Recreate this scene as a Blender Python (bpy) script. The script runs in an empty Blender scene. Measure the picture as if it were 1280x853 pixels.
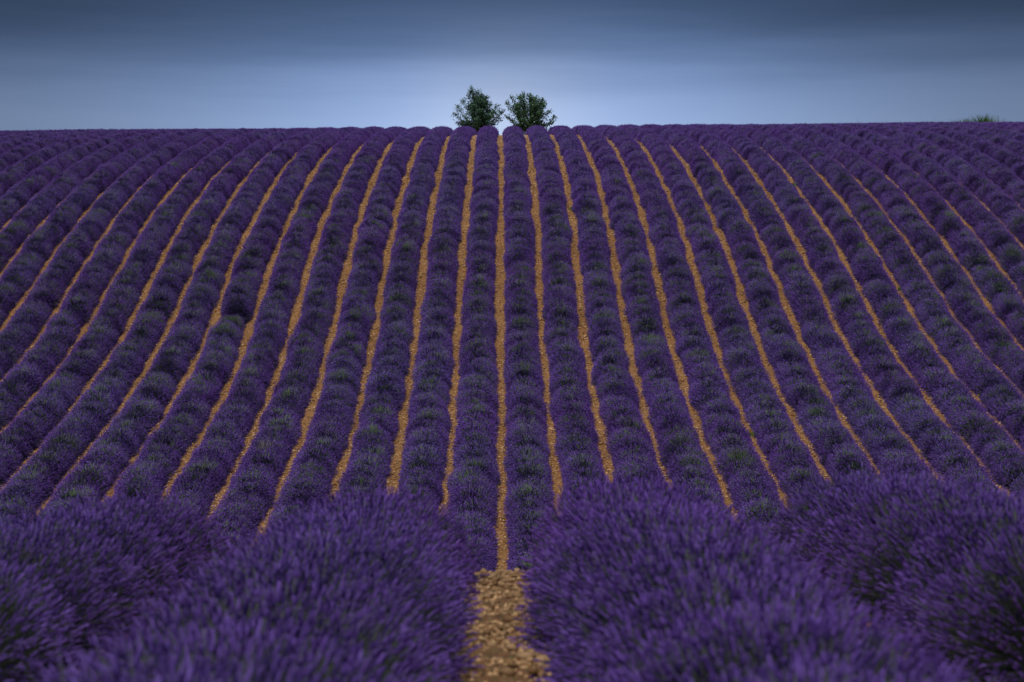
import bpy, math, random
import numpy as np

R = math.radians
scene = bpy.context.scene
COL = scene.collection
rng = np.random.default_rng(7)
random.seed(7)

# ------------------------------------------------------------------ camera
cam_d = bpy.data.cameras.new('camera')
cam = bpy.data.objects.new('camera', cam_d)
COL.objects.link(cam)
cam.location = (0.0, 0.0, 0.0)
cam.rotation_euler = (R(90.0), 0.0, -0.00656)          # level, rows run along +Y
cam_d.sensor_width = 36.0
cam_d.lens = 60.0
cam_d.clip_start = 0.05
cam_d.clip_end = 6000.0
cam_d.dof.use_dof = True
cam_d.dof.focus_distance = 68.0
cam_d.dof.aperture_fstop = 3.2
scene.camera = cam

# ------------------------------------------------------------------ sky
SUN_EL, SUN_AZ = 68.0, 200.0          # degrees; azimuth clockwise from +Y (into the picture)
world = bpy.data.worlds.new('World')
scene.world = world
world.use_nodes = True
wn, wl = world.node_tree.nodes, world.node_tree.links
for n in list(wn):
    wn.remove(n)


def wnode(kind, **kw):
    n = wn.new(kind)
    for k, v in kw.items():
        setattr(n, k, v)
    return n


def wmath(op, a, b=None, clamp=False):
    n = wnode('ShaderNodeMath', operation=op, use_clamp=clamp)
    for i, v in enumerate((a, b)):
        if v is None:
            continue
        if isinstance(v, (int, float)):
            n.inputs[i].default_value = v
        else:
            wl.new(v, n.inputs[i])
    return n.outputs[0]


sky = wnode('ShaderNodeTexSky', sky_type='NISHITA', sun_disc=False)
sky.sun_elevation = R(SUN_EL)
sky.sun_rotation = R(SUN_AZ)
sky.altitude = 600.0
tc = wnode('ShaderNodeTexCoord')
sep = wnode('ShaderNodeSeparateXYZ')
wl.new(tc.outputs['Generated'], sep.inputs[0])
# low cloud deck: pale gap along the horizon, slate blue belly above it, with faint streaks
mp = wnode('ShaderNodeMapping')
mp.inputs['Scale'].default_value = (1.6, 1.6, 22.0)
wl.new(tc.outputs['Generated'], mp.inputs['Vector'])
nz = wnode('ShaderNodeTexNoise')
nz.inputs['Scale'].default_value = 2.2
nz.inputs['Detail'].default_value = 5.0
nz.inputs['Roughness'].default_value = 0.55
wl.new(mp.outputs[0], nz.inputs['Vector'])
wob = wmath('MULTIPLY', wmath('SUBTRACT', nz.outputs['Fac'], 0.5), 0.027)
elev = wmath('ADD', sep.outputs['Z'], wob)
ramp = wnode('ShaderNodeValToRGB')
wl.new(elev, ramp.inputs['Fac'])
cr = ramp.color_ramp
cr.interpolation = 'B_SPLINE'
stops = [(0.0, (0.1938, 0.2695, 0.4350)), (0.122, (0.1887, 0.2640, 0.4294)), (0.140, (0.1530, 0.2222, 0.3819)),
         (0.156, (0.1000, 0.1540, 0.2825)), (0.172, (0.0581, 0.0957, 0.1865)), (0.190, (0.0316, 0.0550, 0.1119)), (0.22, (0.0224, 0.0407, 0.0836)),
         (0.40, (0.0612, 0.0880, 0.1412)), (1.0, (0.2958, 0.3630, 0.4520))]
cr.elements[0].position, cr.elements[0].color = stops[0][0], (*stops[0][1], 1)
cr.elements[1].position, cr.elements[1].color = stops[-1][0], (*stops[-1][1], 1)
for p, c in stops[1:-1]:
    e = cr.elements.new(p)
    e.color = (*c, 1)
# broad glow low in the sky ahead, where the cloud is thinnest
dotn = wnode('ShaderNodeVectorMath', operation='DOT_PRODUCT')
g = np.array([0.002, 1.0, 0.125]); g /= np.linalg.norm(g)
dotn.inputs[1].default_value = tuple(g)
wl.new(tc.outputs['Generated'], dotn.inputs[0])
ang = wmath('ARCCOSINE', wmath('MINIMUM', dotn.outputs['Value'], 0.999999))
wide = wmath('POWER', 2.71828, wmath('MULTIPLY', wmath('POWER', wmath('DIVIDE', ang, 0.19), 2.0), -1.0))
core = wmath('POWER', 2.71828, wmath('MULTIPLY', wmath('POWER', wmath('DIVIDE', ang, 0.055), 2.0), -1.0))
gain = wmath('ADD', wmath('ADD', wmath('MULTIPLY', wide, 0.88), wmath('MULTIPLY', core, 0.34)), 0.50)
pale = wnode('ShaderNodeMix', data_type='RGBA')          # thin cloud in front of the glow is whiter
wl.new(wmath('MULTIPLY', core, 0.38), pale.inputs['Factor'])
wl.new(ramp.outputs['Color'], pale.inputs['A'])
gry = wnode('ShaderNodeRGBToBW')
wl.new(ramp.outputs['Color'], gry.inputs[0])
wl.new(gry.outputs[0], pale.inputs['B'])
vm = wnode('ShaderNodeVectorMath', operation='SCALE')
wl.new(pale.outputs['Result'], vm.inputs[0])
wl.new(gain, vm.inputs['Scale'])
bg_sky = wnode('ShaderNodeBackground')
bg_sky.inputs['Strength'].default_value = 0.05
wl.new(sky.outputs[0], bg_sky.inputs['Color'])
bg_cloud = wnode('ShaderNodeBackground')
bg_cloud.inputs['Strength'].default_value = 1.0
wl.new(vm.outputs[0], bg_cloud.inputs['Color'])
mixw = wnode('ShaderNodeMixShader')
mixw.inputs[0].default_value = 0.97
wl.new(bg_sky.outputs[0], mixw.inputs[1])
wl.new(bg_cloud.outputs[0], mixw.inputs[2])
outw = wnode('ShaderNodeOutputWorld')
wl.new(mixw.outputs[0], outw.inputs['Surface'])

# ------------------------------------------------------------------ sun through cloud
sun_d = bpy.data.lights.new('sun', 'SUN')
sun_d.energy = 1.5
sun_d.angle = R(35.0)
sun_d.color = (1.0, 0.965, 0.93)
sun = bpy.data.objects.new('sun', sun_d)
COL.objects.link(sun)
sun.rotation_euler = (R(90.0 - SUN_EL), 0.0, R(180.0 - SUN_AZ))

# ------------------------------------------------------------------ exposure
vs = scene.view_settings
vs.view_transform = 'Standard'
vs.look = 'None'
vs.exposure = 0.55
vs.gamma = 1.0
vs.use_curve_mapping = False
scene.cycles.max_bounces = 4
scene.cycles.diffuse_bounces = 3
scene.cycles.use_denoising = True


# ================================================================== helpers
def pchip(xs, ys):
    xs, ys = np.array(xs, float), np.array(ys, float)
    h = np.diff(xs)
    dl = np.diff(ys) / h
    m = np.zeros_like(xs)
    m[0], m[-1] = dl[0], dl[-1]
    for i in range(1, len(xs) - 1):
        if dl[i - 1] * dl[i] > 0:
            w1, w2 = 2 * h[i] + h[i - 1], h[i] + 2 * h[i - 1]
            m[i] = (w1 + w2) / (w1 / dl[i - 1] + w2 / dl[i])

    def f(x):
        x = np.asarray(x, float)
        i = np.clip(np.searchsorted(xs, x) - 1, 0, len(xs) - 2)
        t = (x - xs[i]) / h[i]
        t2, t3 = t * t, t * t * t
        return ((2 * t3 - 3 * t2 + 1) * ys[i] + (t3 - 2 * t2 + t) * h[i] * m[i]
                + (-2 * t3 + 3 * t2) * ys[i + 1] + (t3 - t2) * h[i] * m[i + 1])
    return f


PROF = pchip([-400, -60, 0, 7.4, 11.4, 12.7, 16, 25, 36, 41, 46.5, 54.2, 61, 68.1, 73.8, 79.5, 86.4, 94.5, 106.7, 125, 140, 170, 320, 900, 4000],
             [-2.5, -1.6, -1.43, -1.48, -1.62, -1.74, -2.6, -5.2, -7.05, -6.85, -5.97, -4.16, -2.40, -0.13, 2.28, 4.70, 7.13, 9.57, 12.3, 15.05, 16.6, 17.8, 18.0, 12.0, -20.0])
PITCH = 1.7
TILT = 0.0094


def smooth(a, b, x):
    t = np.clip((np.asarray(x, float) - a) / (b - a), 0, 1)
    return t * t * (3 - 2 * t)


def ground_z(x, y):
    x, y = np.asarray(x, float), np.asarray(y, float)
    xx = np.clip(x, -120, 120)
    near = TILT * 1.5 * xx * (1 - smooth(20, 40, y))
    z = PROF(y) + TILT * xx * smooth(20, 60, y) + near
    z = z + 0.05 * np.sin(x * 0.31 + 1.3) * np.sin(y * 0.23 + 0.4) * smooth(14, 30, y)
    return z


def make_mesh(name, verts, faces, mats, mat_idx=None, smooth_shade=False):
    """verts (n,3); faces: list of int arrays (m,k) of differing k; mat_idx: list of arrays or ints per face array"""
    me = bpy.data.meshes.new(name)
    verts = np.ascontiguousarray(verts, dtype=np.float32)
    me.vertices.add(len(verts))
    me.vertices.foreach_set('co', verts.ravel())
    loops, totals, mi = [], [], []
    for i, f in enumerate(faces):
        f = np.asarray(f, dtype=np.int32)
        if len(f) == 0:
            continue
        loops.append(f.ravel())
        totals.append(np.full(len(f), f.shape[1], np.int32))
        v = 0 if mat_idx is None else mat_idx[i]
        mi.append(np.full(len(f), v, np.int32) if np.isscalar(v) else np.asarray(v, np.int32))
    loops = np.concatenate(loops)
    totals = np.concatenate(totals)
    mi = np.concatenate(mi)
    me.loops.add(len(loops))
    me.loops.foreach_set('vertex_index', loops)
    me.polygons.add(len(totals))
    starts = np.concatenate([[0], np.cumsum(totals)[:-1]]).astype(np.int32)
    me.polygons.foreach_set('loop_start', starts)
    me.polygons.foreach_set('loop_total', totals)
    me.polygons.foreach_set('material_index', mi)
    if smooth_shade:
        me.polygons.foreach_set('use_smooth', np.ones(len(totals), bool))
    for m in mats:
        me.materials.append(m)
    me.update(calc_edges=True)
    me.validate()
    return me


def link(name, data, parent=None, loc=(0, 0, 0), rot=None, scale=None):
    o = bpy.data.objects.new(name, data)
    COL.objects.link(o)
    o.location = loc
    if rot is not None:
        o.rotation_euler = rot
    if scale is not None:
        o.scale = scale
    if parent is not None:
        o.parent = parent
    return o


def tag(o, label=None, cat=None, group=None, kind=None):
    if label:
        o['label'] = label
    if cat:
        o['category'] = cat
    if group:
        o['group'] = group
    if kind:
        o['kind'] = kind
    return o


class Geo:
    """collects triangles and quads with material slots"""
    def __init__(self):
        self.v, self.n = [], 0
        self.f, self.m = [], []

    def add(self, verts, faces, mat=0):
        self.v.append(np.asarray(verts, float).reshape(-1, 3))
        self.f.append(np.asarray(faces, int) + self.n)
        self.m.append(mat)
        self.n += len(self.v[-1])

    def mesh(self, name, mats, smooth_shade=False):
        return make_mesh(name, np.concatenate(self.v), self.f, mats, self.m, smooth_shade)


def frames(d):
    """two unit vectors perpendicular to each row of d"""
    up = np.where(np.abs(d[:, 2:3]) > 0.9, np.array([[1.0, 0, 0]]), np.array([[0, 0, 1.0]]))
    a = np.cross(d, up)
    a /= np.linalg.norm(a, axis=1, keepdims=True)
    b = np.cross(d, a)
    return a, b


def lathe_many(g, p, d, length, rings, sides, mat, spin=None):
    """many small lathed spindles: rings = list of (t along length, radius array or scalar); ends closed to points"""
    n = len(p)
    a, b = frames(d)
    vs_ = [p + d * (length * rings[0][0])[:, None]]
    for t, r in rings[1:-1]:
        c = p + d * (length * t)[:, None]
        for s in range(sides):
            an = 2 * math.pi * s / sides + (0 if spin is None else spin) + t * 1.7
            ca, sa = np.cos(an) * np.ones(n), np.sin(an) * np.ones(n)
            vs_.append(c + a * (r * ca)[:, None] + b * (r * sa)[:, None])
    vs_.append(p + d * (length * rings[-1][0])[:, None])
    k = len(vs_)
    V = np.stack(vs_, axis=1).reshape(-1, 3)
    base = (np.arange(n) * k)[:, None]
    nr = len(rings) - 2
    tris, quads = [], []
    for s in range(sides):
        s2 = (s + 1) % sides
        tris.append([0, 1 + s2, 1 + s])
        for q in range(nr - 1):
            o = 1 + q * sides
            quads.append([o + s, o + s2, o + sides + s2, o + sides + s])
        o = 1 + (nr - 1) * sides
        tris.append([o + s, o + s2, k - 1])
    off = g.n
    g.v.append(V)
    g.n += len(V)
    for fl in (tris, quads):
        if fl:
            f = np.array(fl)
            g.f.append((base[:, None, :] + f[None]).reshape(-1, f.shape[1]) + off)
            g.m.append(mat)


def ribbons(g, p0, p1, p2, w0, w1, w2, side, mat):
    """two-segment flat blades through p0, p1, p2"""
    n = len(p0)
    V = np.stack([p0 - side * w0[:, None], p0 + side * w0[:, None],
                  p1 - side * w1[:, None], p1 + side * w1[:, None],
                  p2 - side * w2[:, None], p2 + side * w2[:, None]], axis=1).reshape(-1, 3)
    b = (np.arange(n) * 6)[:, None]
    f = np.concatenate([b + np.array([[0, 1, 3, 2]]), b + np.array([[2, 3, 5, 4]])])
    g.add(V, f, mat)


# ================================================================== materials
def material(name, rough=0.8):
    m = bpy.data.materials.new(name)
    m.use_nodes = True
    nt = m.node_tree
    b = nt.nodes['Principled BSDF']
    b.inputs['Roughness'].default_value = rough
    b.inputs['Specular IOR Level'].default_value = 0.25
    return m, nt, b


def varied(name, c_dark, c_light, rough=0.8, obj_amount=0.3, by_object=False, translucent=0.0, patches=False):
    """two tones picked per loose piece, shifted a little per object"""
    m, nt, b = material(name, rough)
    N, L = nt.nodes, nt.links
    geo = N.new('ShaderNodeNewGeometry')
    oi = N.new('ShaderNodeObjectInfo')
    mix = N.new('ShaderNodeMix'); mix.data_type = 'RGBA'
    mix.inputs['A'].default_value = (*c_dark, 1)
    mix.inputs['B'].default_value = (*c_light, 1)
    L.new(oi.outputs['Random'] if by_object else geo.outputs['Random Per Island'], mix.inputs['Factor'])
    hsv = N.new('ShaderNodeHueSaturation')
    mr = N.new('ShaderNodeMapRange')
    mr.inputs['To Min'].default_value = 1 - obj_amount
    mr.inputs['To Max'].default_value = 1 + obj_amount
    L.new(oi.outputs['Random'], mr.inputs['Value'])
    L.new(mr.outputs[0], hsv.inputs['Value'])
    L.new(mix.outputs['Result'], hsv.inputs['Color'])
    if patches:                                   # parts of the field bloom a little stronger than others
        pn = N.new('ShaderNodeTexNoise'); pn.inputs['Scale'].default_value = 0.16; pn.inputs['Detail'].default_value = 3
        L.new(geo.outputs['Position'], pn.inputs['Vector'])
        mp_ = N.new('ShaderNodeMapRange')
        mp_.inputs['From Min'].default_value = 0.3; mp_.inputs['From Max'].default_value = 0.7
        mp_.inputs['To Min'].default_value = 0.490; mp_.inputs['To Max'].default_value = 0.507
        L.new(pn.outputs['Fac'], mp_.inputs['Value']); L.new(mp_.outputs[0], hsv.inputs['Hue'])
        ms_ = N.new('ShaderNodeMapRange')
        ms_.inputs['From Min'].default_value = 0.3; ms_.inputs['From Max'].default_value = 0.7
        ms_.inputs['To Min'].default_value = 0.98; ms_.inputs['To Max'].default_value = 1.07
        L.new(pn.outputs['Fac'], ms_.inputs['Value']); L.new(ms_.outputs[0], hsv.inputs['Saturation'])
    L.new(hsv.outputs[0], b.inputs['Base Color'])
    if translucent > 0:
        tr = N.new('ShaderNodeBsdfTranslucent')
        L.new(hsv.outputs[0], tr.inputs['Color'])
        ms = N.new('ShaderNodeMixShader')
        ms.inputs[0].default_value = translucent
        out = N['Material Output']
        L.new(b.outputs[0], ms.inputs[1])
        L.new(tr.outputs[0], ms.inputs[2])
        L.new(ms.outputs[0], out.inputs['Surface'])
    return m


M_FLOWER = varied('lavender_blossom', (0.068, 0.025, 0.19), (0.29, 0.155, 0.61), 0.85, 0.13, translucent=0.15, patches=True)
M_STEM = varied('lavender_stem', (0.10, 0.12, 0.095), (0.17, 0.19, 0.15), 0.8, 0.12)
M_LEAF = varied('lavender_leaf', (0.070, 0.115, 0.052), (0.150, 0.205, 0.110), 0.8, 0.25)
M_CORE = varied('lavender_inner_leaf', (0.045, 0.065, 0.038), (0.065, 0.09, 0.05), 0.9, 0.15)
M_GRASS = varied('fresh_grass', (0.10, 0.20, 0.025), (0.20, 0.34, 0.06), 0.7, 0.1, translucent=0.35)
M_DRY = varied('dry_grass', (0.22, 0.20, 0.13), (0.34, 0.30, 0.20), 0.8, 0.1)
M_STONE = varied('limestone_pebble', (0.20, 0.09, 0.03), (0.76, 0.48, 0.25), 0.9, 0.08)
M_ROCK = varied('limestone_rock', (0.17, 0.088, 0.037), (0.46, 0.29, 0.155), 0.95, 0.0, by_object=True)
M_LEAF_A = varied('dark_tree_leaf', (0.095, 0.20, 0.145), (0.20, 0.34, 0.21), 0.6, 0.0, translucent=0.45)
M_LEAF_B = varied('fresh_tree_leaf', (0.105, 0.21, 0.12), (0.22, 0.37, 0.20), 0.6, 0.0, translucent=0.35)


def soil_material(name, dark, light, scale):
    m, nt, b = material(name, 0.95)
    N, L = nt.nodes, nt.links
    tcn = N.new('ShaderNodeTexCoord')
    n1 = N.new('ShaderNodeTexNoise'); n1.inputs['Scale'].default_value = scale; n1.inputs['Detail'].default_value = 8
    n2 = N.new('ShaderNodeTexNoise'); n2.inputs['Scale'].default_value = 0.35; n2.inputs['Detail'].default_value = 3
    vo = N.new('ShaderNodeTexVoronoi'); vo.inputs['Scale'].default_value = scale * 2.2
    for n in (n1, n2, vo):
        L.new(tcn.outputs['Object'], n.inputs['Vector'])
    rp = N.new('ShaderNodeValToRGB')
    rp.color_ramp.elements[0].position = 0.3; rp.color_ramp.elements[0].color = (*dark, 1)
    rp.color_ramp.elements[1].position = 0.7; rp.color_ramp.elements[1].color = (*light, 1)
    ad = N.new('ShaderNodeMath'); ad.operation = 'ADD'
    mu = N.new('ShaderNodeMath'); mu.operation = 'MULTIPLY_ADD'
    L.new(n2.outputs['Fac'], mu.inputs[0]); mu.inputs[1].default_value = 0.4; mu.inputs[2].default_value = -0.2
    L.new(n1.outputs['Fac'], ad.inputs[0]); L.new(mu.outputs[0], ad.inputs[1])
    L.new(ad.outputs[0], rp.inputs['Fac'])
    mx = N.new('ShaderNodeMix'); mx.data_type = 'RGBA'; mx.blend_type = 'MULTIPLY'
    mx.inputs['Factor'].default_value = 0.35
    L.new(rp.outputs['Color'], mx.inputs['A']); L.new(vo.outputs['Color'], mx.inputs['B'])
    L.new(mx.outputs['Result'], b.inputs['Base Color'])
    bp = N.new('ShaderNodeBump'); bp.inputs['Strength'].default_value = 0.7; bp.inputs['Distance'].default_value = 0.03
    L.new(vo.outputs['Distance'], bp.inputs['Height'])
    L.new(bp.outputs[0], b.inputs['Normal'])
    return m


M_SOIL = soil_material('ochre_soil', (0.17, 0.095, 0.042), (0.36, 0.225, 0.11), 9.0)
M_BROW = soil_material('brown_stony_soil', (0.13, 0.066, 0.026), (0.34, 0.195, 0.088), 22.0)
M_PATH = soil_material('ochre_gravel', (0.21, 0.088, 0.028), (0.54, 0.28, 0.108), 16.0)


def bark_material():
    m, nt, b = material('tree_bark', 0.95)
    N, L = nt.nodes, nt.links
    n1 = N.new('ShaderNodeTexNoise'); n1.inputs['Scale'].default_value = 14; n1.inputs['Detail'].default_value = 6
    tcn = N.new('ShaderNodeTexCoord'); mpn = N.new('ShaderNodeMapping'); mpn.inputs['Scale'].default_value = (3, 3, 0.6)
    L.new(tcn.outputs['Object'], mpn.inputs[0]); L.new(mpn.outputs[0], n1.inputs['Vector'])
    rp = N.new('ShaderNodeValToRGB')
    rp.color_ramp.elements[0].color = (0.035, 0.026, 0.02, 1); rp.color_ramp.elements[1].color = (0.13, 0.10, 0.075, 1)
    L.new(n1.outputs['Fac'], rp.inputs['Fac']); L.new(rp.outputs[0], b.inputs['Base Color'])
    bp = N.new('ShaderNodeBump'); bp.inputs['Distance'].default_value = 0.02
    L.new(n1.outputs['Fac'], bp.inputs['Height']); L.new(bp.outputs[0], b.inputs['Normal'])
    return m


M_BARK = bark_material()

# ================================================================== ground
ys = np.concatenate([np.array([-400, -200, -100, -50, -20]), np.arange(-8, 15, 0.5), np.arange(15, 142, 1.0),
                     np.array([145, 150, 160, 170, 190, 220, 270, 320, 420, 600, 900, 1500, 2500, 4000])])
xs = np.concatenate([np.array([-2500, -1200, -600, -300, -150, -100, -70]), np.arange(-50, 50.1, 2.0),
                     np.array([70, 100, 150, 300, 600, 1200, 2500])])
X, Y = np.meshgrid(xs, ys)
Z = ground_z(X, Y) - 0.03
nx, ny = len(xs), len(ys)
idx = np.arange(nx * ny).reshape(ny, nx)
quads = np.stack([idx[:-1, :-1], idx[:-1, 1:], idx[1:, 1:], idx[1:, :-1]], -1).reshape(-1, 4)
ground = link('ground', make_mesh('ground', np.stack([X, Y, Z], -1).reshape(-1, 3), [quads], [M_SOIL], None, True))
tag(ground, 'ochre soil of the rolling lavender field', None, None, 'structure')

FRUST = 0.305


def x_visible(x, y, margin):
    return abs(x - 0.00656 * y) <= FRUST * y + margin


ORD = ['', 'first', 'second', 'third', 'fourth', 'fifth', 'sixth', 'seventh', 'eighth', 'ninth', 'tenth', 'eleventh', 'twelfth',
       'thirteenth', 'fourteenth', 'fifteenth', 'sixteenth', 'seventeenth', 'eighteenth', 'nineteenth', 'twentieth',
       'twenty-first', 'twenty-second', 'twenty-third', 'twenty-fourth', 'twenty-fifth', 'twenty-sixth', 'twenty-seventh']


def weave(k, y):
    """rows and paths wander a little"""
    return 0.05 * np.sin(np.asarray(y, float) * 0.16 + k * 0.35) * smooth(20, 40, y) * (0 if k == 0 else 1)


# ---- stones
def stone_shape(n_lat, seed):
    r = np.random.default_rng(seed)
    if n_lat == 0:            # irregular octahedron
        v = np.array([[1, 0, 0], [0, 1, 0], [-1, 0, 0], [0, -1, 0], [0, 0, 1], [0, 0, -1]], float)
        f = np.array([[0, 1, 4], [1, 2, 4], [2, 3, 4], [3, 0, 4], [1, 0, 5], [2, 1, 5], [3, 2, 5], [0, 3, 5]])
        return v * r.uniform(0.7, 1.15, (6, 3)), f
    t = (1 + 5 ** 0.5) / 2
    v = np.array([[-1, t, 0], [1, t, 0], [-1, -t, 0], [1, -t, 0], [0, -1, t], [0, 1, t], [0, -1, -t], [0, 1, -t],
                  [t, 0, -1], [t, 0, 1], [-t, 0, -1], [-t, 0, 1]], float)
    v /= np.linalg.norm(v[0])
    f = np.array([[0, 11, 5], [0, 5, 1], [0, 1, 7], [0, 7, 10], [0, 10, 11], [1, 5, 9], [5, 11, 4], [11, 10, 2], [10, 7, 6], [7, 1, 8],
                  [3, 9, 4], [3, 4, 2], [3, 2, 6], [3, 6, 8], [3, 8, 9], [4, 9, 5], [2, 4, 11], [6, 2, 10], [8, 6, 7], [9, 8, 1]])
    return v * r.uniform(0.62, 1.28, (12, 1)), f


STONES_LOW = [stone_shape(0, s) for s in range(6)]


def scatter_stones(g, x, y, z, size, r, shapes):
    n = len(x)
    which = r.integers(0, len(shapes), n)
    for w, (sv, sf) in enumerate(shapes):
        s = np.where(which == w)[0]
        if len(s) == 0:
            continue
        an = r.uniform(0, 2 * math.pi, len(s))
        c, si = np.cos(an), np.sin(an)
        sc = np.stack([size[s] * r.uniform(0.8, 1.3, len(s)), size[s] * r.uniform(0.6, 1.0, len(s)), size[s] * r.uniform(0.4, 0.75, len(s))], 1)
        v = sv[None] * sc[:, None, :]
        vx = v[..., 0] * c[:, None] - v[..., 1] * si[:, None]
        vy = v[..., 0] * si[:, None] + v[..., 1] * c[:, None]
        V = np.stack([vx + x[s][:, None], vy + y[s][:, None], v[..., 2] + z[s][:, None]], -1).reshape(-1, 3)
        F = (sf[None] + (np.arange(len(s)) * len(sv))[:, None, None]).reshape(-1, 3)
        g.add(V, F, 0)


def side_word(k):
    return 'left' if k < 0 else 'right'


def build_path(k, y0, y1, step, half, label, density, smin, smax, seed):
    r = np.random.default_rng(seed)
    yy = np.arange(y0, y1, step)
    nx_ = 7
    u = np.linspace(-1, 1, nx_)
    Yg, U = np.meshgrid(yy, u, indexing='ij')
    Xg = k * PITCH + weave(k, Yg) + U * half
    Zg = ground_z(Xg, Yg) - 0.002 + 0.012 * (1 - U ** 2) + r.normal(0, 0.010, Yg.shape) * (1 - np.abs(U) ** 4)
    Zg[:, 0] -= 0.06
    Zg[:, -1] -= 0.06
    ii = np.arange(Yg.size).reshape(Yg.shape)
    q = np.stack([ii[:-1, :-1], ii[:-1, 1:], ii[1:, 1:], ii[1:, :-1]], -1).reshape(-1, 4)
    o = link('gravel_path', make_mesh('gravel_path', np.stack([Xg, Yg, Zg], -1).reshape(-1, 3), [q], [M_PATH], None, True))
    tag(o, label, None, 'gravel paths between the lavender rows', 'structure')
    n = int((y1 - y0) * 2 * half * density)
    if n > 4:
        px = r.uniform(-half, half, n) * 0.92
        py = r.uniform(y0, y1, n)
        xw = k * PITCH + weave(k, py) + px
        size = smin + (smax - smin) * r.uniform(0, 1, n) ** 2.5
        g = Geo()
        scatter_stones(g, xw, py, ground_z(xw, py) + 0.006 + size * 0.15, size, r, STONES_LOW)
        c = link('loose_gravel', g.mesh('loose_gravel', [M_STONE]), o)
        c['kind'] = 'stuff'
    return o


HILL_Y0, HILL_Y1 = 33.0, 134.0
for k in range(-23, 24):
    ylo = max(HILL_Y0, (abs(k * PITCH) - 1.0) / FRUST)
    if ylo > 128:
        continue
    if k == 0:
        lab = 'central gravel path running straight up the hill between the two trees'
    else:
        lab = f'{ORD[abs(k)]} gravel path to the {side_word(k)} of the central one, up the hill'
    ak = abs(k)
    build_path(k, ylo, HILL_Y1, 0.5, 0.34, lab, 130 if ak < 10 else (70 if ak < 15 else 25), 0.020, 0.075, 100 + k)

near_path = build_path(0, 2.0, 14.5, 0.08, 0.40, 'stony path in the foreground between the two nearest lavender rows', 1500, 0.006, 0.026, 55)
for k in (-1, 1):
    build_path(k, 2.0, 14.5, 0.2, 0.36, f'foreground gravel path hidden behind the nearest row on the {side_word(k)}', 200, 0.012, 0.03, 60 + k)

near_path.data.materials[0] = M_BROW
# individual stones of the foreground path
stone_meshes = []
for s in range(7):
    sv, sf = stone_shape(1, 30 + s)
    stone_meshes.append(make_mesh('stone', sv * np.array([1.0, 0.8, 0.62]), [sf], [M_ROCK]))
r = np.random.default_rng(99)
placed = []
tries = 0
while len(placed) < 298 and tries < 9000:
    tries += 1
    y = 6.6 + (12.9 - 6.6) * r.uniform() ** 0.8
    x = r.uniform(-0.33, 0.33)
    s = 0.019 + 0.028 * r.uniform() ** 2.2
    if any((x - a) ** 2 + (y - b) ** 2 < (0.66 * (s + c)) ** 2 for a, b, c in placed):
        continue
    placed.append((x, y, s))
for i, (x, y, s) in enumerate(placed):
    o = link('stone', stone_meshes[i % 7], near_path, (x, y, float(ground_z(x, y)) + 0.012 + s * 0.28),
             (r.uniform(-0.3, 0.3), r.uniform(-0.3, 0.3), r.uniform(0, 6.28)), (s * r.uniform(0.9, 1.35), s * r.uniform(0.75, 1.0), s * r.uniform(0.8, 1.15)))


# ================================================================== lavender plants
def plant_dirs(r, n, cap, tmax=1.72):
    """directions over a dome, thinned towards the crown"""
    ct = r.uniform(math.cos(tmax), 1.0, n * 3)
    th = np.arccos(ct)
    keep = r.uniform(0, 1, len(th)) < (cap + (1 - cap) * np.clip((th - 0.2) / 0.85, 0, 1))
    th = th[keep][:n]
    ph = r.uniform(0, 2 * math.pi, len(th))
    return th, ph


def dome_core(g, r, a, h, mat, lat=6, lon=14, ay=1.0):
    vs_, fs = [], []
    for i in range(lat):
        t = i / (lat - 1) * 1.57
        for j in range(lon):
            p = 2 * math.pi * j / lon
            k = 1 + r.uniform(-0.16, 0.16)
            vs_.append((math.sin(t) * math.cos(p) * a * k, math.sin(t) * math.sin(p) * a * ay * k, math.cos(t) * h * k - (0.08 if i == lat - 1 else 0)))
    for i in range(lat - 1):
        for j in range(lon):
            j2 = (j + 1) % lon
            fs.append((i * lon + j, (i + 1) * lon + j, (i + 1) * lon + j2, i * lon + j2))
    g.add(vs_, fs, mat)


def plant_fields(r, th, ph, A, H, lump_seed, ay=1.0):
    rr = np.random.default_rng(lump_seed)
    lump = np.zeros_like(th)
    for _ in range(5):
        f1, f2 = rr.integers(1, 6), rr.uniform(1, 4)
        lump += rr.uniform(0.010, 0.032) * np.sin(f1 * ph + rr.uniform(0, 6)) * np.sin(f2 * th + rr.uniform(0, 6))
    rad = 1.0 + lump + r.normal(0, 0.07, len(th)) - 0.08 * np.exp(-(th / 0.42) ** 2)
    tip = np.stack([np.sin(th) * np.cos(ph) * A, np.sign(np.sin(ph)) * (np.abs(np.sin(th) * np.sin(ph)) ** (1.0 if ay < 1.5 else 0.72)) * A * ay, np.maximum(np.cos(th), -0.05) * H], 1) * rad[:, None]
    tip[:, 2] += 0.06
    base = np.stack([np.cos(ph) * 0.16 * np.sin(th), np.sin(ph) * (0.16 + 0.6 * A * (ay - 1)) * np.sin(th), np.full(len(th), 0.05)], 1)
    base += r.normal(0, 0.03, base.shape) * np.array([1, 1, 0.3])
    d = tip - base
    d /= np.linalg.norm(d, axis=1, keepdims=True)
    d = d + r.normal(0, 0.13, d.shape) + np.array([0, 0, 0.10])
    d /= np.linalg.norm(d, axis=1, keepdims=True)
    return tip, base, d


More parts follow.
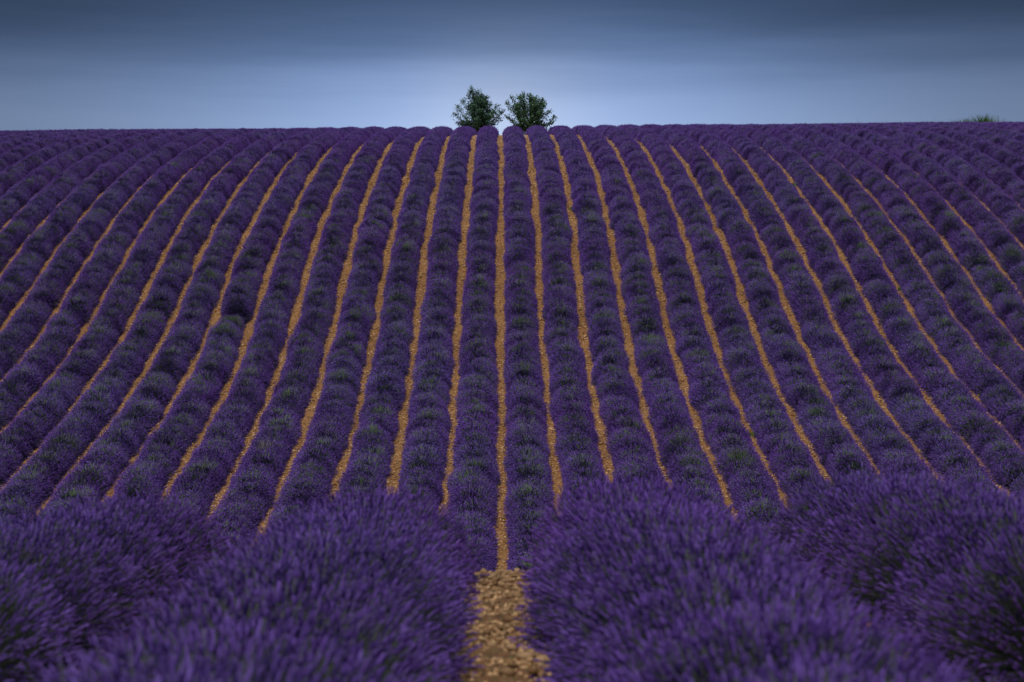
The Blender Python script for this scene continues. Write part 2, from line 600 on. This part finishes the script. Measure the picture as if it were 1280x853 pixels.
def hill_plant(seed, cap, n=3100, bloom=1.0):
    r = np.random.default_rng(seed)
    g = Geo()
    A, H = 0.66, 0.66
    AY = 2.3
    dome_core(g, r, A * 0.72, H * 0.66, 2, ay=AY)
    th, ph = plant_dirs(r, int(n * bloom), cap)
    tip, base, d = plant_fields(r, th, ph, A, H, seed, AY)
    L = r.uniform(0.07, 0.125, len(tip))
    W = r.uniform(0.008, 0.0135, len(tip))
    lathe_many(g, tip - d * L[:, None], d, L, [(0, 0), (0.45, W), (1.0, 0)], 3, 0)
    side, _ = frames(d)
    mid = base * 0.35 + tip * 0.65
    ribbons(g, base * 0.6 + tip * 0.4, mid, tip - d * (L * 0.8)[:, None], np.full(len(tip), .0055), np.full(len(tip), .0055), np.full(len(tip), .0045), side, 1)
    # grey-green leaves around the crown and between the stems
    for cnt, tmax, r0, r1, w in ((520, 0.80, 0.50, 0.93, 0.010), (420, 1.6, 0.5, 0.80, 0.010)):
        th2 = np.arccos(r.uniform(math.cos(tmax), 1, cnt)); ph2 = r.uniform(0, 6.283, cnt)
        t2, b2, d2 = plant_fields(r, th2, ph2, A, H, seed, AY)
        s2, _ = frames(d2)
        e = b2 + (t2 - b2) * r.uniform(r1 - 0.14, r1 + 0.05, cnt)[:, None]
        s = b2 + (t2 - b2) * r0
        ribbons(g, s, (s + e) / 2 + r.normal(0, .01, s.shape), e, np.full(cnt, w), np.full(cnt, w), np.full(cnt, 0.002), s2, 3)
    return g.mesh('lavender_plant', [M_FLOWER, M_STEM, M_CORE, M_LEAF])


HILL_PLANTS = [hill_plant(200 + i, [0.1, 0.18, 0.28, 0.45, 0.14, 0.6, 0.22, 0.06][i % 8]) for i in range(16)]
SPARSE_PLANTS = [hill_plant(300 + i, 0.0, 3100, b) for i, b in enumerate((0.3, 0.45, 0.55))]


def hill_point(px, py):
    """ground point of the far slope that lies on a given sight line"""
    yy = np.arange(46, 124, 0.05)
    xx = (px - 626.0) / 2133.0 * yy
    sy = 426.0 - 2133.0 * ground_z(xx, yy) / yy
    i_ = int(np.argmin(np.abs(sy - py)))
    return float(xx[i_]), float(yy[i_])


# plants that barely flower, with bare soil in front of them
POOR = {}
for px, py in ((285, 413), (383, 275)):
    gx, gy = hill_point(px, py)
    POOR.setdefault(int(math.floor(gx / PITCH)), []).append(gy)


FULL = [i for i in range(16) if i % 8 in (2, 3, 5, 6)]      # crowns closed with flowers


def pick_plant(r, y):
    if r.uniform() < 0.25 + 0.65 * float(smooth(70, 105, y)):
        return HILL_PLANTS[FULL[r.integers(0, len(FULL))]]
    return HILL_PLANTS[r.integers(0, len(HILL_PLANTS))]


def terrain_tilt(x, y):
    sy = float(ground_z(x, y + 0.5) - ground_z(x, y - 0.5))
    return math.atan(sy) * 0.95


def place_plants(row, xc, kseed, y0, y1, margin, r, gaps):
    y = y0 + r.uniform(0, 0.6)
    cnt = 0
    while y < y1:
        x = xc + float(weave(kseed, y)) + r.normal(0, 0.04)
        if x_visible(x, y, margin) and not any(-0.7 < y - gy < -0.2 for gy in gaps):
            u = r.uniform()
            sparse = u < 0.004 or any(-0.2 <= y - gy < 0.6 for gy in gaps)
            me = SPARSE_PLANTS[r.integers(0, 3)] if sparse else pick_plant(r, y)
            w = (1.03 - 0.11 * smooth(55, 110, y)) * r.uniform(0.95, 1.045)
            ln = w * r.uniform(0.75, 1.1)
            hj = 0.075 - 0.04 * float(smooth(70, 115, y))
            hgt = r.uniform(1 - hj, 1 + hj)
            if sparse:
                w *= 0.92; ln *= 0.6; hgt *= 0.9
            o = link('lavender_plant', me, row, (x - row.location.x, y - row.location.y, float(ground_z(x, y)) - 0.02 - row.location.z),
                     (terrain_tilt(x, y), 0, r.integers(0, 2) * math.pi + r.uniform(-0.12, 0.12)), (w, ln, hgt))
            o.rotation_mode = 'ZYX'
            cnt += 1
        y += r.uniform(0.62, 1.32)
        if r.uniform() < 0.02:
            y += r.uniform(0.25, 0.6)
    return cnt


for k in range(-24, 24):
    xc = (k + 0.5) * PITCH
    ylo = max(HILL_Y0, (abs(xc) - 1.2) / FRUST)
    if ylo > 129:
        continue
    r = np.random.default_rng(1000 + k)
    row = link('lavender_row', None, None, (xc, ylo, float(ground_z(xc, ylo))))
    i = k + 1 if k >= 0 else -k
    sw = 'right' if k >= 0 else 'left'
    if i == 1:
        lab = f'hillside lavender row bordering the central gravel path on its {sw} side'
    else:
        lab = f'{ORD[i]} hillside lavender row to the {sw} of the central gravel path'
    tag(row, lab, 'lavender row', 'lavender rows climbing the hillside')
    place_plants(row, xc, k, ylo, HILL_Y1 - 2, 1.2, r, POOR.get(k, []))


# ---- foreground plants with full flower heads
def near_plant(seed, A=0.645, H=0.60, n=4700):
    r = np.random.default_rng(seed)
    AY = 1.4
    th, ph = plant_dirs(r, n, 0.7)
    tip, base, d = plant_fields(r, th, ph, A, H, seed, AY)
    L = r.uniform(0.026, 0.060, len(tip))
    W = r.uniform(0.0045, 0.0071, len(tip))
    gf = Geo()
    rings = [(0, 0)]
    for j in range(5):
        t = 0.06 + j * 0.17
        env = [0.75, 1.0, 1.0, 0.9, 0.65][j]
        rings += [(t, W * env * 0.62), (t + 0.085, W * env)]
    rings.append((1.0, 0))
    lathe_many(gf, tip - d * L[:, None], d, L, rings, 4, 0)
    # a loose lower whorl on many stems
    low = np.where(r.uniform(0, 1, len(tip)) < 0.55)[0]
    q = tip[low] - d[low] * (L[low] + r.uniform(0.015, 0.03, len(low)))[:, None]
    lathe_many(gf, q, d[low], np.full(len(low), 0.016), [(0, 0), (0.4, W[low] * 0.9), (1, 0)], 4, 0)
    flowers = gf.mesh('flower_spikes', [M_FLOWER])
    g = Geo()
    dome_core(g, r, A * 0.66, H * 0.60, 0, 8, 20, ay=AY)
    body = g.mesh('lavender_plant', [M_CORE])
    g = Geo()
    side, oth = frames(d)
    mid = base * 0.4 + tip * 0.6 + r.normal(0, 0.012, tip.shape)
    w = np.full(len(tip), 0.0018)
    ribbons(g, base * 0.7 + tip * 0.3, mid, tip - d * (L * 0.9)[:, None], w, w, w, side, 0)
    ribbons(g, base * 0.7 + tip * 0.3, mid, tip - d * (L * 0.9)[:, None], w, w, w, oth, 0)
    stems = g.mesh('stems', [M_STEM])
    g = Geo()
    for cnt, tmax, r0, r1, ww in ((900, 1.0, 0.55, 0.80, 0.004), (900, 1.65, 0.5, 0.74, 0.004)):
        th2 = np.arccos(r.uniform(math.cos(tmax), 1, cnt)); ph2 = r.uniform(0, 6.283, cnt)
        t2, b2, d2 = plant_fields(r, th2, ph2, A, H, seed, AY)
        s2, _ = frames(d2)
        e = b2 + (t2 - b2) * r.uniform(r1 - 0.12, r1 + 0.07, cnt)[:, None]
        s = b2 + (t2 - b2) * r0
        W2 = np.full(cnt, ww)
        ribbons(g, s, (s + e) / 2 + r.normal(0, .012, s.shape), e, W2, W2, W2 * 0.2, s2, 0)
    return body, (('stems', stems), ('leaves', g.mesh('leaves', [M_LEAF])), ('flower_spikes', flowers))


NEAR_PLANTS = [near_plant(500 + i) for i in range(4)]

def near_line(y0, y1, step, wmul, hfun, seed):
    r = np.random.default_rng(seed)
    out, y = [], y0
    while y < y1:
        out.append((y, wmul * r.uniform(0.96, 1.04), hfun(y) * r.uniform(0.97, 1.03)))
        y += step * r.uniform(0.8, 1.2)
    return out


near_rows = [
    (-0.85, near_line(4.2, 11.9, 0.88, 1.0, lambda y: 1.0, 1), 'tall full-bloom lavender row bordering the stony path at the near brow, left side'),
    (0.85, near_line(4.1, 12.0, 0.88, 1.0, lambda y: 1.02 + 0.03 * (y > 10), 2), 'tall full-bloom lavender row bordering the stony path at the near brow, right side'),
    (-2.55, near_line(7.4, 12.1, 0.85, 1.0, lambda y: 0.95, 3), 'lavender row on the near brow, outward of the row left of the stony path'),
    (2.55, near_line(7.3, 12.3, 0.85, 1.03, lambda y: 1.07, 4), 'lavender row on the near brow, outward of the row right of the stony path'),
]
r = np.random.default_rng(77)
for xc, plants, lab in near_rows:
    row = link('lavender_row', None, None, (xc, plants[0][0], float(ground_z(xc, plants[0][0]))))
    tag(row, lab, 'lavender row', 'lavender rows on the near brow')
    for i, (y, w, h) in enumerate(plants):
        body, subs = NEAR_PLANTS[int(r.integers(0, 4))]
        x = xc + r.normal(0, 0.02)
        p = link('lavender_plant', body, row, (x - row.location.x, y - row.location.y, float(ground_z(x, y)) - 0.02 - row.location.z),
                 (0, 0, r.integers(0, 2) * math.pi + r.uniform(-0.2, 0.2)), (w, w, h))
        for nm, me in subs:
            link(nm, me, p)['kind'] = 'stuff'


# ================================================================== trees beyond the crest
def tube(g, pts, radii, sides, mat):
    pts = np.asarray(pts, float)
    n = len(pts)
    V = []
    for i in range(n):
        t = pts[min(i + 1, n - 1)] - pts[max(i - 1, 0)]
        t /= np.linalg.norm(t) + 1e-9
        a, b = frames(t[None])
        for s in range(sides):
            an = 2 * math.pi * s / sides
            V.append(pts[i] + (a[0] * math.cos(an) + b[0] * math.sin(an)) * radii[i])
    F = []
    for i in range(n - 1):
        for s in range(sides):
            s2 = (s + 1) % sides
            F.append((i * sides + s, i * sides + s2, (i + 1) * sides + s2, (i + 1) * sides + s))
    g.add(V, F, mat)


def build_tree(name, x, y, label, outline, profile, n_inner, leaf_mat, seed, leaf_len, per_limb):
    """outline: limb ends seen against the sky (x, height); profile: crown radius by height for the other limbs"""
    r = np.random.default_rng(seed)
    z0 = float(ground_z(x, y)) - 0.05
    root = link(name, None, None, (x, y, z0))
    tag(root, label, 'tree', 'trees on the crest')
    gt, gb, gl = Geo(), Geo(), Geo()
    tube(gt, [(0, 0, -0.1), (0.03, 0, 0.3), (-0.02, 0.02, 0.9), (0.02, 0, 1.5), (0.0, 0.0, 2.2)], [0.24, 0.19, 0.16, 0.14, 0.08], 9, 0)
    hs = np.array([p[0] for p in profile]); rs = np.array([p[1] for p in profile])
    ends = [(px, r.uniform(-0.35, 0.35), pz) for px, pz in outline]
    for i in range(n_inner):
        hgt = r.uniform(hs[0], hs[-1])
        R_ = np.interp(hgt, hs, rs) * r.uniform(0.55, 0.98)
        an = r.uniform(0, 6.283)
        ends.append((R_ * math.cos(an), R_ * math.sin(an), hgt))
    for e in ends:
        e = np.array(e)
        s = np.array([0, 0, np.clip(e[2] * 0.42, 0.9, 2.1)])
        m1 = s + (e - s) * 0.45 + np.array([0, 0, -0.10]) + r.normal(0, 0.08, 3)
        pts = [s, s * 0.5 + m1 * 0.5 + r.normal(0, .03, 3), m1, m1 * 0.45 + e * 0.55 + r.normal(0, .05, 3), e]
        tube(gb, pts, [0.055, 0.045, 0.034, 0.02, 0.008], 5, 0)
        P = np.array(pts)
        # leafy twigs along the outer part of the limb
        nl = per_limb
        t = 1 - r.uniform(0, 1, nl) ** 1.5 * 0.55
        f = t * 4
        i0 = np.clip(f.astype(int), 0, 3)
        c = P[i0] + (P[i0 + 1] - P[i0]) * (f - i0)[:, None]
        spread = 0.09 + 0.27 * np.sin(np.clip(1.12 - t, 0, 1) * 2.3)
        off = r.normal(0, 1, (nl, 3)) * spread[:, None] * np.array([0.75, 0.75, 0.6])
        # clump into twigs
        tw = r.integers(0, max(6, nl // 14), nl)
        tc_ = r.normal(0, 1, (nl, 3))[tw] * spread[:, None] * 0.8
        c = c + off * 0.30 + tc_ * np.array([0.8, 0.8, 0.65])
        d = r.normal(0, 1, (nl, 3)) + np.array([0, 0, 0.35])
        d /= np.linalg.norm(d, axis=1, keepdims=True)
        a, _ = frames(d)
        ln = leaf_len * r.uniform(0.6, 1.2, nl)
        w = ln * 0.30
        ribbons(gl, c, c + d * (ln * 0.5)[:, None], c + d * ln[:, None] + np.array([0, 0, -0.01]), w * 0.4, w, w * 0.15, a, 0)
    link('trunk', gt.mesh('trunk', [M_BARK], True), root)
    link('branches', gb.mesh('branches', [M_BARK], True), root)
    link('crown', gl.mesh('crown', [leaf_mat]), root)


TY = 150.0
build_tree('oak_tree', -1.97 - 0.0, TY, 'dark green pointed tree on the crest, left of the pair',
           [(-.61, 5.2), (-.85, 4.6), (-1.35, 4.1), (-1.85, 3.5), (-2.12, 2.9), (-1.8, 2.2), (-1.35, 1.7), (-.25, 4.5), (.32, 4.3), (.80, 4.4),
            (.65, 3.9), (1.15, 3.8), (1.74, 3.68), (1.5, 3.1), (2.15, 3.1), (1.95, 2.45), (1.37, 2.0), (-.62, 4.9)],
           [(1.5, 1.2), (2.2, 1.75), (3.0, 1.8), (3.7, 1.2), (4.3, .62), (4.9, .25)], 50, M_LEAF_A, 11, 0.165, 250)
build_tree('almond_tree', 2.53, TY, 'lighter green rounded tree on the crest, right of the pair',
           [(-.55, 4.6), (-1.05, 4.4), (-1.55, 4.3), (-2.05, 3.8), (-1.55, 3.4), (-2.05, 2.65), (-1.6, 2.3), (-.9, 1.8), (.1, 4.5), (.62, 4.35), (1.15, 4.1),
            (1.2, 3.65), (1.85, 3.1), (2.25, 2.6), (1.9, 2.1), (1.3, 1.75), (-.05, 4.55)],
           [(1.5, 1.0), (2.2, 1.7), (3.0, 1.75), (3.7, 1.5), (4.2, 1.05), (4.5, .6)], 36, M_LEAF_B, 12, 0.175, 220)


# ================================================================== weeds and grass
def grass_tuft(name, x, y, zoff, label, cat, n, length, spread, width, mat, seed, group=None, lean=0.5):
    r = np.random.default_rng(seed)
    g = Geo()
    an = r.uniform(0, 6.283, n)
    b = np.stack([np.cos(an), np.sin(an), np.zeros(n)], 1) * (spread * r.uniform(0, 1, n) ** 0.7)[:, None]
    d = b / (spread + 1e-6) * lean + r.normal(0, 0.22, (n, 3)) * np.array([1, 1, 0])
    L = length * r.uniform(0.45, 1.0, n)
    m = b + d * (L * 0.35)[:, None] + np.array([0, 0, 1]) * (L * 0.62)[:, None]
    t = b + d * (L * 0.95)[:, None] + np.array([0, 0, 1]) * (L * 0.95)[:, None]
    side = np.stack([-np.sin(an + 0.6), np.cos(an + 0.6), np.zeros(n)], 1)
    w = np.full(n, width)
    ribbons(g, b - np.array([0, 0, 0.05]), m, t, w, w * 0.8, w * 0.12, side, 0)
    o = link(name, g.mesh(name, [mat]), None, (x, y, float(ground_z(x, y)) + zoff))
    return tag(o, label, cat, group)


def px_to_x(px, y):
    return (px - 626.0) / 2133.0 * y


CY = 130.0
grass_tuft('grass_tuft', px_to_x(1232, CY), CY, 0.0, 'tallest bright green grass tuft on the skyline at far right', 'grass tuft', 420, 1.42, 0.6, 0.016, M_GRASS, 1, 'grass on the skyline')
grass_tuft('grass_tuft', px_to_x(1210, CY), CY, 0.0, 'low bright green grass patch on the skyline, left of the tallest tuft', 'grass tuft', 420, 1.05, 1.0, 0.016, M_GRASS, 2, 'grass on the skyline')
grass_tuft('dry_grass', px_to_x(1252, CY), CY, 0.0, 'thin dry grass stalks on the skyline right of the tallest green tuft', 'dry grass', 40, 1.4, 0.7, 0.012, M_DRY, 3, 'dry stalks on the skyline')
grass_tuft('dry_grass', px_to_x(1113, CY), CY, 0.0, 'thin dry grass stalks on the skyline far left of the green tuft', 'dry grass', 12, 1.2, 0.3, 0.009, M_DRY, 4, 'dry stalks on the skyline')
grass_tuft('dry_grass', px_to_x(1073, CY), CY, 0.0, 'lone dry grass stalk on the skyline, nearest the trees', 'dry grass', 5, 1.35, 0.12, 0.010, M_DRY, 5, 'dry stalks on the skyline')
grass_tuft('dry_grass', px_to_x(1172, CY), CY, 0.0, 'thin dry grass stalks on the skyline just left of the green grass', 'dry grass', 12, 1.2, 0.5, 0.009, M_DRY, 6, 'dry stalks on the skyline')

for i, (px, py, n, ln, sp, mat, lab) in enumerate((
        (994, 233, 60, 0.30, 0.16, M_GRASS, 'small green weed on an upper gravel path, highest of the path weeds'),
        (714, 262, 45, 0.22, 0.16, M_GRASS, 'small green weed on the gravel path nearest right of the trees'),
        (1129, 363, 40, 0.22, 0.12, M_GRASS, 'small green weed at a path edge, furthest right of the path weeds'),
        (947, 546, 70, 0.26, 0.20, M_GRASS, 'small green weed on a gravel path, lowest of the path weeds'))):
    gx, gy = hill_point(px, py)
    k = round(gx / PITCH)
    gx = k * PITCH + float(weave(k, gy)) + (gx - k * PITCH) * 0.4
    grass_tuft('weed', gx, gy, 0.0, lab, 'weed', n, ln, sp, 0.010, mat, 40 + i, 'weeds on the gravel paths', 0.8)
gx, gy = hill_point(337, 582)
grass_tuft('dry_grass', (math.floor(gx / PITCH) + 0.5) * PITCH, gy, 0.45, 'straw-coloured dry grass sprouting from a lavender row low on the left slope', 'dry grass', 40, 0.45, 0.25, 0.008, M_DRY, 50)
